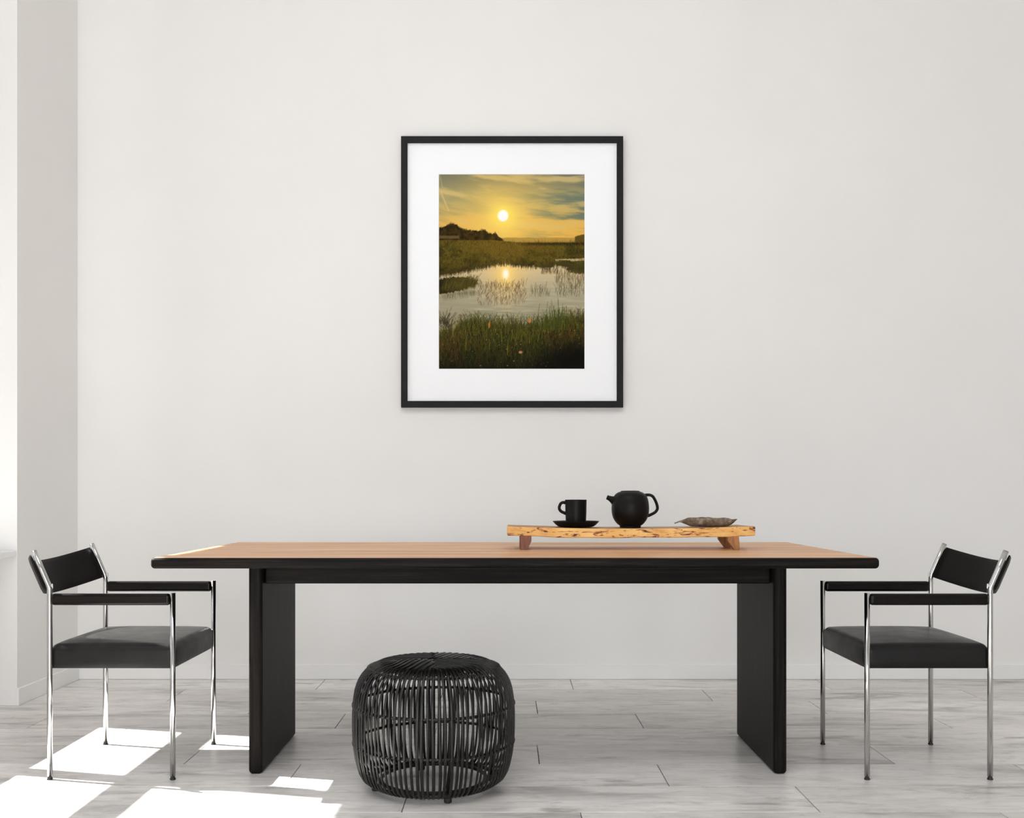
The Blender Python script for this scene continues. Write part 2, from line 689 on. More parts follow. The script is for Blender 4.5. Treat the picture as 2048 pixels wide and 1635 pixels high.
def tpart(name, b, r, mat, fn=None, mats=None, nm=(1, 1, 1), na=4):
    bm = bmesh.new()
    rbox2(bm, b[0] - TL.x, b[1] - TL.x, b[2] - TL.y, b[3] - TL.y, b[4], b[5], r, na, nm, fn)
    return obj(name, bm, mat, table)


bm = bmesh.new()
rbox2(bm, TX0 - TL.x, TX1 - TL.x, TY0 - TL.y, TY1 - TL.y, .7145, .75, .0125, 5)
bm.normal_update()
bm.faces.ensure_lookup_table()
for f in bm.faces:
    if f.normal.z > .95 and f.calc_center_median().z > .745:
        f.material_index = 1
obj('tabletop', bm, [M_BLACK_H, M_TOP], table)
for x0, x1 in ((-.876, -.829), (.917, .963)):
    o = tpart('slab_leg', (x0, x1, 3.41, 3.965, 0, .716), .014, M_BLACK_V)
for y in (3.457, 3.88):
    tpart('apron', (-.830, .918, y, y + .035, .646, .716), .006, M_BLACK_H)

# ------------------------------------------------------------------ chairs
LEG_R = .0090


def make_chair():
    """chair facing -x: front legs x = 0, rear legs x = .41, near side y = 0, far side y = .468"""
    root = empty('armchair')
    W, D = .468, .412
    lean = Vector((.40, 0, .92)).normalized()
    for y in (0, W):
        s = -1 if y == 0 else 1
        bm = bmesh.new()
        tube(bm, [(0, y, .012), (0, y, .3), (0, y, .625)], LEG_R, 20)
        lg = obj('leg', bm, M_CHROME, root, wn=False)
        bm = bmesh.new()
        tube(bm, [(0, y, .0), (0, y, .004), (0, y, .0045), (0, y, .0125)], [.0092, .0098, .0074, .0074], 18)
        obj('glide', bm, M_RUBBER, lg)
        # rear leg, bent back above the arm
        pts = [(D, y, .012), (D, y, .35), (D, y, .625)]
        b0 = Vector((D, y, .640))
        for k in range(1, 7):
            a = math.radians(23.5) * k / 6
            rr = .05
            pts.append((D + rr * (1 - math.cos(a)), y, .632 + rr * math.sin(a)))
        last = Vector(pts[-1])
        pts.append(last + lean * .060)
        pts.append(last + lean * .124)
        bm = bmesh.new()
        tube(bm, pts, LEG_R, 20)
        lg = obj('leg', bm, M_CHROME, root, wn=False)
        bm = bmesh.new()
        tube(bm, [(D, y, .0), (D, y, .004), (D, y, .0045), (D, y, .0125)], [.0092, .0098, .0074, .0074], 18)
        obj('glide', bm, M_RUBBER, lg)
        bm = bmesh.new()                       # hinge pin on the inside of the bend
        c = Vector(pts[5])
        tube(bm, [c + Vector((-.0085, -s * .003, -.002)), c + Vector((-.0075, -s * .003, .013))], [.0034, .0034], 10)
        obj('hinge_pin', bm, M_CHROME, lg)
        # armrest rail
        bm = bmesh.new()
        rbox2(bm, LEG_R * .8, D - LEG_R * .8, y - .012, y + .012, .584, .623, .0105, 6)
        arm = obj('armrest', bm, M_ARM, root)
        bm = bmesh.new()
        for x in (.03, D - .03):
            tube(bm, [(x, y - s * .0115, .603), (x, y - s * .0150, .603)], .0035, 10)
            tube(bm, [(x, y + s * .0115, .603), (x, y + s * .0140, .603)], .0035, 10)
        bm.free()
    # seat cushion
    hx, hy, hz = D / 2 + .004, W / 2 - .004, .040

    def dome(p):
        u, v = p.x / hx, p.y / hy
        z = p.z
        if z > 0:
            z += .013 * (1 - u ** 4) * (1 - v ** 4) * (z / hz)
        k = 1 - (p.z / hz) ** 2
        if p.z < 0:                              # squarer lower edge than upper edge
            e = max(0.0, (-p.z - (hz - .024)) / .024)
            off = .024 * (1 - math.sqrt(max(0.0, 1 - min(1, e) ** 2))) * .8
            if abs(p.x) > hx - .0241:
                p.x += math.copysign(off, p.x)
            if abs(p.y) > hy - .0241:
                p.y += math.copysign(off, p.y)
            u, v = p.x / hx, p.y / hy
        return (p.x + .004 * u * k * (1 - v * v), p.y + .003 * v * k * (1 - u * u), z)
    bm = bmesh.new()
    rbox(bm, (D / 2, W / 2, .411), hx, hy, hz, .024, 5, (14, 14, 2), dome)
    obj('seat', bm, M_LEATHER, root)
    bm = bmesh.new()
    rbox2(bm, .02, D - .02, .02, W - .02, .3695, .385, .003, 2)
    obj('seat_base', bm, M_RUBBER, root)
    # curved backrest panel slung behind the tubes
    n = Vector((lean.z, 0, -lean.x))           # backwards, perpendicular to the lean
    base = Vector((D + .006, 0, .640))
    bm = bmesh.new()
    NS, NH, TH, SAG, HT = 28, 8, .009, .082, .125
    grid = []
    for layer in (0, 1):
        rows = []
        for j in range(NH + 1):
            row = []
            hgt = HT * j / NH
            for i in range(NS + 1):
                t = -1 + 2 * i / NS
                off = SAG * (1 - t * t) + .004 + layer * TH
                if j in (0, NH):
                    off += (.0022 if layer == 0 else -.0022)
                y = W / 2 + t * (W / 2 + .004)
                p = base + lean * (hgt + .0) + n * off
                p.y = y
                row.append(bm.verts.new(p))
            rows.append(row)
        grid.append(rows)
    for layer in (0, 1):
        for j in range(NH):
            for i in range(NS):
                a = grid[layer]
                f = (a[j][i], a[j][i + 1], a[j + 1][i + 1], a[j + 1][i])
                bm.faces.new(f if layer else f[::-1])
    A, B = grid
    for i in range(NS):
        bm.faces.new((A[0][i], A[0][i + 1], B[0][i + 1], B[0][i]))
        bm.faces.new((A[NH][i + 1], A[NH][i], B[NH][i], B[NH][i + 1]))
    for j in range(NH):
        bm.faces.new((A[j + 1][0], A[j][0], B[j][0], B[j + 1][0]))
        bm.faces.new((A[j][NS], A[j + 1][NS], B[j + 1][NS], B[j][NS]))
    obj('backrest', bm, M_BACK, root)
    return root


def copy_tree(o, parent=None):
    c = o.copy()
    COL.objects.link(c)
    if parent:
        c.parent = parent
    for ch in list(o.children):
        copy_tree(ch, c)
    return c


chair = make_chair()
chair.location = (1.213, 3.350, 0)
chair2 = copy_tree(chair)
chair2.location = (-1.113, 3.350 + .468, 0)
chair2.rotation_euler = (0, 0, PI)
tag(chair, 'black leather and chrome armchair standing at the right end of the table', 'chair', 'chrome armchairs at the table')
tag(chair2, 'sunlit black leather and chrome armchair in front of the window at left', 'chair', 'chrome armchairs at the table')

# ------------------------------------------------------------------ rattan pouf
PC = Vector((-.2336, 3.285, 0))
pouf = empty('rattan_stool', PC)
tag(pouf, 'round black rattan drum stool on the floor in front of the table', 'stool')


def prof(s):
    """side profile (r, z) of the stool, s = 0 at the bottom ring .. 1 at the top rim"""
    P = PROFILE
    x = s * (len(P) - 1)
    i = min(int(x), len(P) - 2)
    return P[i].lerp(P[i + 1], x - i)


PROFILE = catmull([(.204, .017, 0), (.236, .040, 0), (.2535, .090, 0), (.2625, .155, 0), (.2645, .215, 0), (.2625, .275, 0), (.255, .325, 0),
                   (.239, .362, 0), (.214, .389, 0), (.183, .405, 0)], 4)
NSTR = 92
SECT = [math.radians(a) for a in (-40, 50, 140, 230)]


def top_path(th, r0, z0):
    """run of a strand over the crown: parallel within each quarter, ending on the seam of the next quarter"""
    k = min(range(4), key=lambda i: abs((th - SECT[i] + PI) % (2 * PI) - PI))
    beta = SECT[k] + math.radians(24)
    d = Vector((-math.cos(beta), -math.sin(beta)))
    p = Vector((r0 * math.cos(th), r0 * math.sin(th)))
    out = []
    step = .012
    for i in range(40):
        # turn gradually from radial to the quarter's direction
        w = min(1, i / 4)
        rad = -p.normalized()
        dd = (rad * (1 - w) + d * w).normalized()
        p = p + dd * step
        a = math.atan2(p.y, p.x)
        dev = abs((a - SECT[k] + PI) % (2 * PI) - PI)
        if (dev > PI / 4 + .03 and i > 3) or p.length < .010:
            break
        out.append((p.x, p.y, z0 + .008 * (1 - (p.length / r0) ** 2)))
    return out


for i in range(NSTR):
    th = 2 * PI * i / NSTR + random.uniform(-.010, .010)
    wob = random.uniform(-.012, .012)
    ph = random.uniform(0, 6.28)
    pts = []
    for j in range(21):
        p = prof(j / 20)
        a = th + wob * math.sin(j / 20 * PI) * math.sin(j / 20 * 5 + ph)
        pts.append((p.x * math.cos(a), p.x * math.sin(a), p.y))
    tp = top_path(th, .183, .405 + (i % 2) * .0022)
    pts += tp
    nrm = [Vector((math.cos(th), math.sin(th), 0))] * len(pts)
    bm = bmesh.new()
    # flat oval section: surface normal from the profile
    F = frames(pts)
    rings = []
    wdt = random.uniform(.0043, .0054)
    for q_, (p, t, n_, b_) in enumerate(F):
        rad = Vector((p.x, p.y, 0)).normalized() if q_ < 21 else Vector((0, 0, 1))
        if 14 < q_ < 21:
            w = (q_ - 14) / 7
            rad = (Vector((p.x, p.y, 0)).normalized() * (1 - w) + Vector((0, 0, 1)) * w)
        nn = (rad - t * rad.dot(t)).normalized()
        bb = t.cross(nn)
        ww = wdt * (1 if q_ < 21 else .92)
        rings.append([bm.verts.new(p + bb * (ww * cx) + nn * (.0023 * cy)) for cx, cy in ((-1, 0), (-.6, .85), (.6, .85), (1, 0), (.6, -.85), (-.6, -.85))])
    for A, B in zip(rings, rings[1:]):
        for k in range(6):
            bm.faces.new((A[k], A[(k + 1) % 6], B[(k + 1) % 6], B[k]))
    bm.faces.new(rings[0][::-1])
    bm.faces.new(rings[-1])
    obj('rattan_strand', bm, M_RATTAN, pouf, wn=False)

# short filler strands closing the crown
for i in range(NSTR):
    th = 2 * PI * (i + .5) / NSTR
    pts = []
    for s in (.94, .96, .98, 1.0):
        p = prof(s)
        pts.append((p.x * math.cos(th), p.x * math.sin(th), p.y - .004))
    pts += [(x, y, z - .0042) for x, y, z in top_path(th, .183, .405)]
    if len(pts) < 6:
        continue
    bm = bmesh.new()
    tube(bm, pts, .0046, 6, True, ((0, 0, 1), .5))
    obj('crown_strand', bm, M_RATTAN, pouf, wn=False)

for (z, r, rr) in ((.388, .2085, .0046), (.272, .2565, .0046), (.150, .2555, .0046), (.024, .2040, .0068)):
    bm = bmesh.new()
    pts = [(r * math.cos(2 * PI * k / 72), r * math.sin(2 * PI * k / 72), z) for k in range(72)]
    ring_pts = pts + [pts[0]]
    tube(bm, ring_pts, rr, 8, False)
    hp = obj('hoop', bm, M_RATTAN, pouf, wn=False)
    if z > .1:
        # thin cord tying each strand to the hoop
        bm = bmesh.new()
        ro = r + .0115
        n_ = NSTR * 8
        hel = []
        for k in range(n_ + 1):
            a = 2 * PI * k / n_
            b = 2 * PI * k / 8
            hel.append(((r + .0035 + .0070 * math.cos(b)) * math.cos(a), (r + .0035 + .0070 * math.cos(b)) * math.sin(a), z + .0060 * math.sin(b)))
        tube(bm, hel, .0011, 4, False)
        obj('cord', bm, M_BIND, hp, wn=False)
bm = bmesh.new()                              # second, inner bottom ring and cross pieces of the base
r = .172
pts = [(r * math.cos(2 * PI * k / 60), r * math.sin(2 * PI * k / 60), .024) for k in range(61)]
tube(bm, pts, .0065, 8, False)
obj('base_ring', bm, M_RATTAN, pouf, wn=False)
for k in range(4):
    a = math.radians(-73 + 90 * k)
    bm = bmesh.new()
    x, y = .193 * math.cos(a), .193 * math.sin(a)
    tube(bm, [(x, y, .010), (x, y, .05), (x * 1.16, y * 1.16, .12), (x * 1.22, y * 1.22, .21), (x * 1.18, y * 1.18, .31), (x * 1.0, y * 1.0, .388)], .0062, 10)
    st = obj('post', bm, M_RATTAN, pouf, wn=False)
    bm = bmesh.new()
    tube(bm, [(x, y, 0), (x, y, .003), (x, y, .014), (x, y, .020)], [.0105, .0125, .0125, .0095], 14)
    obj('foot', bm, M_RUBBER, st)

# ------------------------------------------------------------------ serving board and what stands on it
BX0, BX1, BYF, BYB = .008, .914, 3.684, 3.884
BCX, BHX = (BX0 + BX1) / 2, (BX1 - BX0) / 2


def board_z(x):
    u = (x - BCX) / BHX
    return .8365 - .0085 * (1 - u * u)


board = empty('serving_board', (BCX, 3.784, .75))
tag(board, 'low live edge wooden serving board on short feet on the table', 'serving board')
bl = board.location
hz = .0172


def live(p):
    x = p.x
    u = x / BHX
    z = p.z
    sag = -.0085 * (1 - u * u)
    edge = 1 if p.y < 0 else .4
    k = 1 - abs(p.y) / .1
    wav = (.0022 * math.sin(x * 17 + 1) + .0016 * math.sin(x * 41 + 2))
    y = p.y + (wav * 1.2 if p.y < -.05 else (wav * 1.6 if p.y > .05 else 0))
    if z < 0:
        z += .0012 * math.sin(x * 11 + .5) + .0008 * math.sin(x * 31)
        if p.y > 0.05:
            y -= .012
    xs = x + (.010 * (p.y / .1) * (-1 if x > BHX * .9 else 0))
    return (xs, y, z + sag)


bm = bmesh.new()
rbox(bm, (0, 0, .8365 - hz - .75), BHX, .1, hz, .004, 3, (60, 6, 3), live)
bm.normal_update()
for f in bm.faces:
    if f.normal.z > .9:
        f.material_index = 1
obj('board_slab', bm, [M_BOARD, M_BOARDTOP], board)


def foot(xa, xb, xbot_a, xbot_b, y0, y1, m):
    """wedge foot; xa..xb at the top, xbot_a..xbot_b on the table"""
    bm = bmesh.new()
    ztop = min(board_z(xa), board_z(xb)) - 2 * hz + .004
    inner_left = abs(xbot_a - xa) > abs(xbot_b - xb)
    zm = .75 + (ztop - .75) * .60
    if inner_left:
        poly = [(xb, ztop), (xbot_b, .75), (xbot_a, .75), (xa, zm), (xa, ztop)]
    else:
        poly = [(xa, ztop), (xbot_a, .75), (xbot_b, .75), (xb, zm), (xb, ztop)]
    A = [bm.verts.new((x - bl.x, y0 - bl.y, z - bl.z)) for x, z in poly]
    B = [bm.verts.new((x - bl.x, y1 - bl.y, z - bl.z)) for x, z in poly]
    n = len(poly)
    bm.faces.new(A)
    bm.faces.new(B[::-1])
    for k in range(n):
        bm.faces.new((A[k], A[(k + 1) % n], B[(k + 1) % n], B[k]))
    bmesh.ops.bevel(bm, geom=list(bm.edges), offset=.0012, segments=2, affect='EDGES')
    return obj('foot', bm, m, board)


for y in (3.686, 3.835):
    tag(foot(.056, .0975, .056, .0815, y, y + .030, M_FOOT_RED), 'reddish brown wedge foot')
    tag(foot(.821, .862, .845, .866, y, y + .030, M_FOOT_TAN), 'tan wedge foot')

S = .00189


def px(cx, X, Y):
    """offset in metres from an axis, height above z = 0, for a profile read at the objects' distance"""
    return ((X - cx) / 8.533 * S, .96 - ((970 + Y / 8.533) - 985) * S)


# saucer
sx, sy = .2675, 3.775
sz = board_z(sx - .07) + .0006
saucer = obj('saucer', (lambda b: (lathe(b, [(0, .004), (.030, .0036), (.034, .0), (.058, .0), (.066, .0015), (.076, .0085), (.0865, .0195), (.0878, .0212),
                                             (.0868, .0222), (.084, .0208), (.074, .0105), (.064, .0062), (.042, .0055), (.040, .0048), (0, .0048)], 64), b)[1])(bmesh.new()),
             M_POT, loc=(sx, sy, sz), wn=False)
tag(saucer, 'wide black stoneware saucer under the cup on the serving board', 'saucer')
# cup
cup = empty('cup', (sx, sy, sz + .0056))
tag(cup, 'straight black stoneware cup standing on the saucer', 'cup')
cz = cup.location.z
ct = .9343 - cz
bm = bmesh.new()
lathe(bm, [(0, .002), (.030, .002), (.032, 0), (.0345, .0006), (.0372, .004), (.0384, .018), (.0400, .05), (.0408, ct - .004), (.0409, ct - .001), (.0400, ct),
           (.0388, ct - .001), (.0384, ct - .004), (.0375, .05), (.0355, .012), (.030, .007), (0, .007)], 56)
obj('cup_body', bm, M_POT, cup, wn=False)
bm = bmesh.new()
pts = []
for X, Y in ((285, 303), (235, 292), (190, 305), (163, 350), (158, 402), (190, 445), (240, 468), (282, 482)):
    a, z = px(440, X, Y)
    pts.append((a, 0, z - cz))
pts = catmull(pts, 5)
n = len(pts)
tube(bm, pts, [.0056 if 4 < i < n - 5 else .0066 for i in range(n)], 12, True, ((0, 1, 0), 1.25))
obj('handle', bm, M_POT, cup, wn=False)

# teapot
tx, ty = .4735, 3.78
pot = empty('teapot', (tx, ty, board_z(tx + .045) + .0006))
tag(pot, 'rounded black stoneware teapot with short spout on the serving board', 'teapot')
pz = pot.location.z
bm = bmesh.new()
body = [(0, .003), (.034, .003), (.036, 0), (.0385, 0), (.0398, .003), (.0405, .008), (.047, .012), (.0560, .022), (.0635, .034), (.0688, .050), (.0705, .066),
        (.0704, .080), (.0690, .095), (.0655, .110), (.0590, .1225), (.0500, .1305), (.0420, .1345), (.0380, .1352), (.0365, .1345)]
P = [(p.x, p.y) for p in catmull([(a, b, 0) for a, b in body[4:]], 3)]
lathe(bm, body[:4] + P + [(.0360, .130)], 64)
obj('teapot_body', bm, M_POT, pot, wn=False)
bm = bmesh.new()
lathe(bm, [(.0358, .1325), (.0372, .1352), (.0362, .1372), (.033, .1388), (.020, .1396), (0, .1398)], 48)
obj('lid', bm, M_POT, pot, wn=False)
bm = bmesh.new()
cl, rad = [], []
for X, Y, R in ((1215, 330, .034), (1150, 290, .0260), (1100, 262, .0190), (1055, 240, .0130), (1018, 222, .0098), (992, 211, .0088), (977, 205, .0090)):
    a, z = px(1370.5, X, Y)
    cl.append((a, 0, z - pz))
    rad.append(R)
cp = catmull([(c[0], c[2], r) for c, r in zip(cl, rad)], 4)
pts = [(p.x, 0, p.y) for p in cp]
rr = [p.z for p in cp]
d = (Vector(pts[-1]) - Vector(pts[-2])).normalized()
end = Vector(pts[-1])
pts += [end + d * .0012, end + d * .0005, end - d * .008]
rr += [.0080, .0064, .0056]
F = frames(cp and pts[:-3])
# build ring by ring so that the lip can turn inwards
rings = []
dirs = [f[1] for f in F] + [d] * 3
for p, t_, r_ in zip(pts, dirs, rr):
    n_ = Vector((0, 1, 0))
    b_ = t_.cross(n_)
    rings.append([bm.verts.new(Vector(p) + n_ * (r_ * math.cos(2 * PI * k / 24)) + b_ * (r_ * math.sin(2 * PI * k / 24))) for k in range(24)])
for A, B in zip(rings, rings[1:]):
    for k in range(24):
        bm.faces.new((A[k], A[(k + 1) % 24], B[(k + 1) % 24], B[k]))
bm.faces.new(rings[-1])
bm.faces.new(rings[0][::-1])
obj('spout', bm, M_POT, pot, wn=False)
bm = bmesh.new()
pts = []
for X, Y in ((1585, 172), (1640, 165), (1705, 166), (1755, 192), (1795, 255), (1826, 335), (1833, 400), (1800, 455), (1740, 492), (1665, 525)):
    a, z = px(1370.5, X, Y)
    pts.append((a, 0, z - pz))
tube(bm, catmull(pts, 5), .0056, 12, True, ((0, 1, 0), 1.35))
obj('handle', bm, M_POT, pot, wn=False)

# dried leaf: curled boat shape with stem and turned-up tip
LX = .756
lz = board_z(LX) + .0006
leaf = empty('dried_leaf', (LX, 3.765, lz))
tag(leaf, 'curled grey brown dried leaf lying on the right end of the serving board', 'leaf')
LS = .00188 / 10.78
cxp = 860
top = [(330, 243), (430, 215), (530, 187), (640, 186), (740, 190), (840, 174), (940, 184), (1050, 196), (1180, 194), (1300, 196), (1380, 214), (1440, 226), (1490, 220), (1538, 214)]
bot = [(330, 292), (430, 330), (540, 372), (640, 380), (740, 383), (840, 383), (940, 383), (1050, 383), (1180, 383), (1300, 380), (1380, 352), (1440, 312), (1490, 266), (1538, 222)]
tops = catmull([(a, b, 0) for a, b in top], 6)
bots = catmull([(a, b, 0) for a, b in bot], 6)
bm = bmesh.new()
rings = []
NL = len(tops)
for i in range(NL):
    X = (tops[i].x - cxp) * LS
    zt = (383 - tops[i].y) * LS
    zb = max(0.0, (383 - bots[i].y) * LS)
    h = max(zt - zb, .0008)
    f = i / (NL - 1)
    wy = .002 + .036 * math.sin(PI * min(1, max(0, f)) ** .9) ** .8
    outer, inner = [], []
    for k in range(15):
        a = PI * k / 14
        c_, s_ = -math.cos(a), math.sin(a)
        ripple = 1 + .05 * math.sin(17 * f + 3 * a) + .03 * math.sin(41 * f - 2 * a)
        hh = h * (1 - .03 * math.sin(23 * f * (1 if c_ < 0 else 1.4) + 1)) if k in (0, 14) else h
        z = zb + hh * (1 - s_ ** .75)
        yy = c_ * wy * ripple * (1 if k not in (0, 14) else .93)
        outer.append(bm.verts.new((X, yy, max(zb, z))))
        inner.append(bm.verts.new((X, yy * .93, max(zb, z) + .0016 * s_ + .0002)))
    rings.append(outer + inner[::-1])
for A, B in zip(rings, rings[1:]):
    n = len(A)
    for k in range(n):
        bm.faces.new((A[k], A[(k + 1) % n], B[(k + 1) % n], B[k]))
bm.faces.new(rings[0][::-1])
bm.faces.new(rings[-1])
obj('leaf_blade', bm, M_LEAF, leaf, wn=False)
bm = bmesh.new()
pts = [((X - cxp) * LS, 0, (383 - Y) * LS) for X, Y in ((420, 262), (340, 262), (280, 272), (235, 290), (200, 302), (186, 300))]
tube(bm, catmull(pts, 4), [.0042] * 4 + [.0036] * 4 + [.0026] * 4 + [.0022] * 4 + [.0024] * 4 + [.0026], 10)
obj('stem', bm, M_LEAF, leaf, wn=False)


# ------------------------------------------------------------------ framed print
def fbm(h, w, fy, fx, octs=5, seed=0, pers=.55):
    r = np.random.RandomState(seed)
    out = np.zeros((h, w))
    amp, tot = 1, 0
    for o_ in range(octs):
        ny, nx = max(2, int(fy * 2 ** o_) + 2), max(2, int(fx * 2 ** o_) + 2)
        gr = r.rand(ny, nx)
        y = np.linspace(0, ny - 1.001, h)
        x = np.linspace(0, nx - 1.001, w)
        yi, xi = y.astype(int), x.astype(int)
        ty_, tx_ = y - yi, x - xi
        ty_ = (ty_ * ty_ * (3 - 2 * ty_))[:, None]
        tx_ = (tx_ * tx_ * (3 - 2 * tx_))[None, :]
        a = gr[np.ix_(yi, xi)] * (1 - tx_) + gr[np.ix_(yi, xi + 1)] * tx_
        b = gr[np.ix_(yi + 1, xi)] * (1 - tx_) + gr[np.ix_(yi + 1, xi + 1)] * tx_
        out += amp * (a * (1 - ty_) + b * ty_)
        tot += amp
        amp *= pers
    return out / tot


def print_pixels(W=580, H=776):
    u, v = np.meshgrid((np.arange(W) + .5) / W, (np.arange(H) + .5) / H)
    asp = H / W

    def col(*c):
        return np.array(c, float) / 255

    def lerp(a, b, t):
        t = np.clip(t, 0, 1)
        return a + (b - a) * t[..., None]

    def sm(a, b, x):
        t = np.clip((x - a) / (b - a), 0, 1)
        return t * t * (3 - 2 * t)
    # sky
    img = lerp(col(116, 117, 96), col(178, 164, 108), sm(0, .16, v))
    img = lerp(img, col(222, 178, 88), sm(.13, .26, v))
    img = lerp(img, col(228, 178, 78), sm(.24, .33, v))
    n1 = fbm(H * 2, W * 2, 34, 3, 5, 3)
    yy = np.clip((v + .10 * (u - .3) ** 2 - .13 * (u - .4) + .3) / 1.7 * H * 2, 0, H * 2 - 1).astype(int)
    xx = np.clip(u * W * 1.6 + 40, 0, W * 2 - 1).astype(int)
    st = n1[yy, xx]
    st = (st - st.mean()) / st.std()
    img = lerp(img, col(104, 118, 104), sm(.0, 1.7, -st) * (.85 - .35 * sm(.2, .33, v)) * (.45 + .75 * sm(.25, .95, u)))
    img = lerp(img, col(214, 190, 128), sm(.0, 1.8, st) * .72 * (1 - .5 * sm(.25, .33, v)))
    n2 = fbm(H, W, 4, 3, 4, 9)
    img = lerp(img, col(112, 124, 112), sm(.5, .75, n2) * .5 * sm(.30, .1, v) * sm(.3, .9, u))
    d = np.hypot((u - .44), (v - .212) * asp)
    img = lerp(img, col(240, 196, 96), np.exp(-(d / .34) ** 2) * .62)
    img = lerp(img, col(254, 216, 104), np.exp(-(d / .15) ** 2) * .75)
    img = lerp(img, col(255, 232, 96), np.exp(-(d / .075) ** 2) * .9)
    ds = np.hypot((u - .44), (v - .212) * asp * .92)
    img = lerp(img, col(255, 255, 250), sm(.043, .030, ds))
    # vapour trail
    tt = np.clip((v - .10) / .09, 0, 1)
    img = lerp(img, col(226, 194, 132), np.exp(-((u - (.018 + .05 * tt)) / .006) ** 2) * ((v > .085) & (v < .19)) * .55)
    img = lerp(img, col(200, 182, 132), np.exp(-((u - (.004 + .02 * v / .07)) / .006) ** 2) * (v < .07) * .35)
    # far shore
    e1 = .327 - .004 * fbm(1, W, 1, 22, 4, 5)[0]
    img = lerp(img, col(176, 140, 62), ((v > e1[None, :]) & (v < .36)) * np.ones_like(v) * .9)
    e2 = np.where(u[0] > .935, .318 - .012 * np.sin((u[0] - .935) / .065 * 1.5) + .004 * RNG.rand(W), 2)
    img = lerp(img, col(86, 66, 20), (v > e2[None, :]) * .9)
    # trees at left
    ux = u[0]
    te = np.interp(ux, [0, .03, .06, .085, .12, .15, .19, .24, .27, .31, .345, .365, .39, .41, .44], [.270, .268, .258, .253, .258, .274, .284, .285, .288, .284, .300, .306, .303, .318, .338])
    te = te + .010 * (fbm(1, W, 1, 50, 4, 8)[0] - .5) + .003 * RNG.randn(W) * (ux < .4)
    tex = fbm(H, W, 70, 50, 4, 21)
    tc = lerp(col(34, 26, 8), col(92, 70, 22), (tex - .25) * 1.2 + .5 * (ux[None, :] - .1))
    m = (v > te[None, :]) & (u < .44)
    img[m] = tc[m]
    m = (v > .315) & (v < .330 + .004 * u) & (u < .14)
    img = lerp(img, col(116, 92, 58), m * .7)
    # marsh
    ga = fbm(H, W, 26, 9, 6, 31)
    gb = fbm(H, W, 160, 120, 2, 32)
    gcol = lerp(col(52, 46, 12), col(126, 106, 30), (ga - .28) * 2.1)
    gcol = lerp(gcol, col(34, 32, 10), (gb - .5) * 1.6)
    gcol = lerp(gcol, col(158, 112, 26), np.exp(-((u - .5) / .28) ** 2) * sm(.48, .36, v) * .42)
    gcol = lerp(gcol, col(24, 22, 6), sm(.5, .75, ga) * .25 + sm(.40, .52, v) * .30)
    ge = .338 + .012 * sm(.35, .6, ux) + .003 * (fbm(1, W, 1, 80, 3, 41)[0] - .5)
    m = v > ge[None, :]
    img[m] = gcol[m]
    band = np.exp(-((v - .357) / .008) ** 2) * sm(.5, .7, u)
    img = lerp(img, col(32, 24, 6), band * .75)
    # water
    we = np.interp(ux, [0, .08, .2, .3, .36, .44, .5, .6, .66, .74, .8, .86, 1.0], [.520, .512, .497, .482, .468, .458, .464, .474, .472, .476, .468, .470, .500])
    we = we + .012 * (fbm(1, W, 1, 60, 4, 51)[0] - .5) + .004 * RNG.randn(W)
    wc = lerp(col(212, 188, 142), col(168, 160, 132), sm(.48, .60, v))
    wc = lerp(wc, col(140, 136, 112), sm(.60, .76, v))
    wr = fbm(H, W, 120, 6, 4, 52)
    wc = lerp(wc, col(190, 180, 150), (wr - .42) * 1.6)
    dr = np.hypot((u - .46) / 1.0, (v - .50) * asp * .8)
    wc = lerp(wc, col(248, 206, 120), np.exp(-(dr / .13) ** 2) * .8)
    wc = lerp(wc, col(150, 140, 116), sm(.25, .0, u) * sm(.55, .7, v) * .5)
    m = v > we[None, :]
    img[m] = wc[m]
    # narrow channel at right
    m = (np.abs(v - (.443 - .006 * (u - .8) / .2)) < .0045 + .004 * gb) & (u > .80)
    img = lerp(img, col(206, 180, 140), m * .85)
    # right tussocks
    for (uc, vc, ru, rv) in ((.97, .478, .10, .034), (.86, .455, .07, .016), (.73, .470, .07, .010)):
        dd = ((u - uc) / ru) ** 2 + ((v - vc) / rv) ** 2 + (gb - .5) * .9
        img = lerp(img, lerp(col(46, 44, 14), col(96, 88, 32), ga * 1.2 - .2), sm(1.1, .8, dd) * .95)
    # left tussock
    dd = ((u - .06) / .21) ** 2 + ((v - .572 + .10 * (u - .05)) / .040) ** 2 + (gb - .5) * .7
    img = lerp(img, lerp(col(40, 36, 12), col(104, 92, 30), (u * 3.2) + (ga - .5)), sm(1.1, .85, dd))
    # reflected sun
    dr = np.hypot((u - .458), (v - .512) * asp * .62)
    img = lerp(img, col(255, 222, 120), np.exp(-(dr / .040) ** 2) * .9)
    img = lerp(img, col(255, 252, 232), np.exp(-(dr / .022) ** 4))
    spk = (RNG.rand(H, W) > .90) & (np.abs(u - .46) < .055 - .02 * np.abs(v - .5)) & (v > .455) & (v < .70)
    img = lerp(img, col(255, 226, 160), spk * np.exp(-((u - .465) / .035) ** 2) * .8)

    def blade(u0, v0, L, lean_, bend, c, a=.9, wpx=1.0):
        n_ = max(6, int(L * H * 1.5))
        t_ = np.linspace(0, 1, n_)
        bx = (u0 + lean_ * L * t_ + bend * L * t_ * t_) * W
        by = (v0 - L * t_) * H
        for ox in ((0,) if wpx <= 1 else (0, 1)):
            keep = np.ones(n_, bool) if ox == 0 else t_ < .6
            xi = (bx + ox)[keep].astype(int)
            yi = by[keep].astype(int)
            ok = (xi >= 0) & (xi < W) & (yi >= 0) & (yi < H)
            xi, yi = xi[ok], yi[ok]
            img[yi, xi] = img[yi, xi] * (1 - a) + c * a
    R = RNG
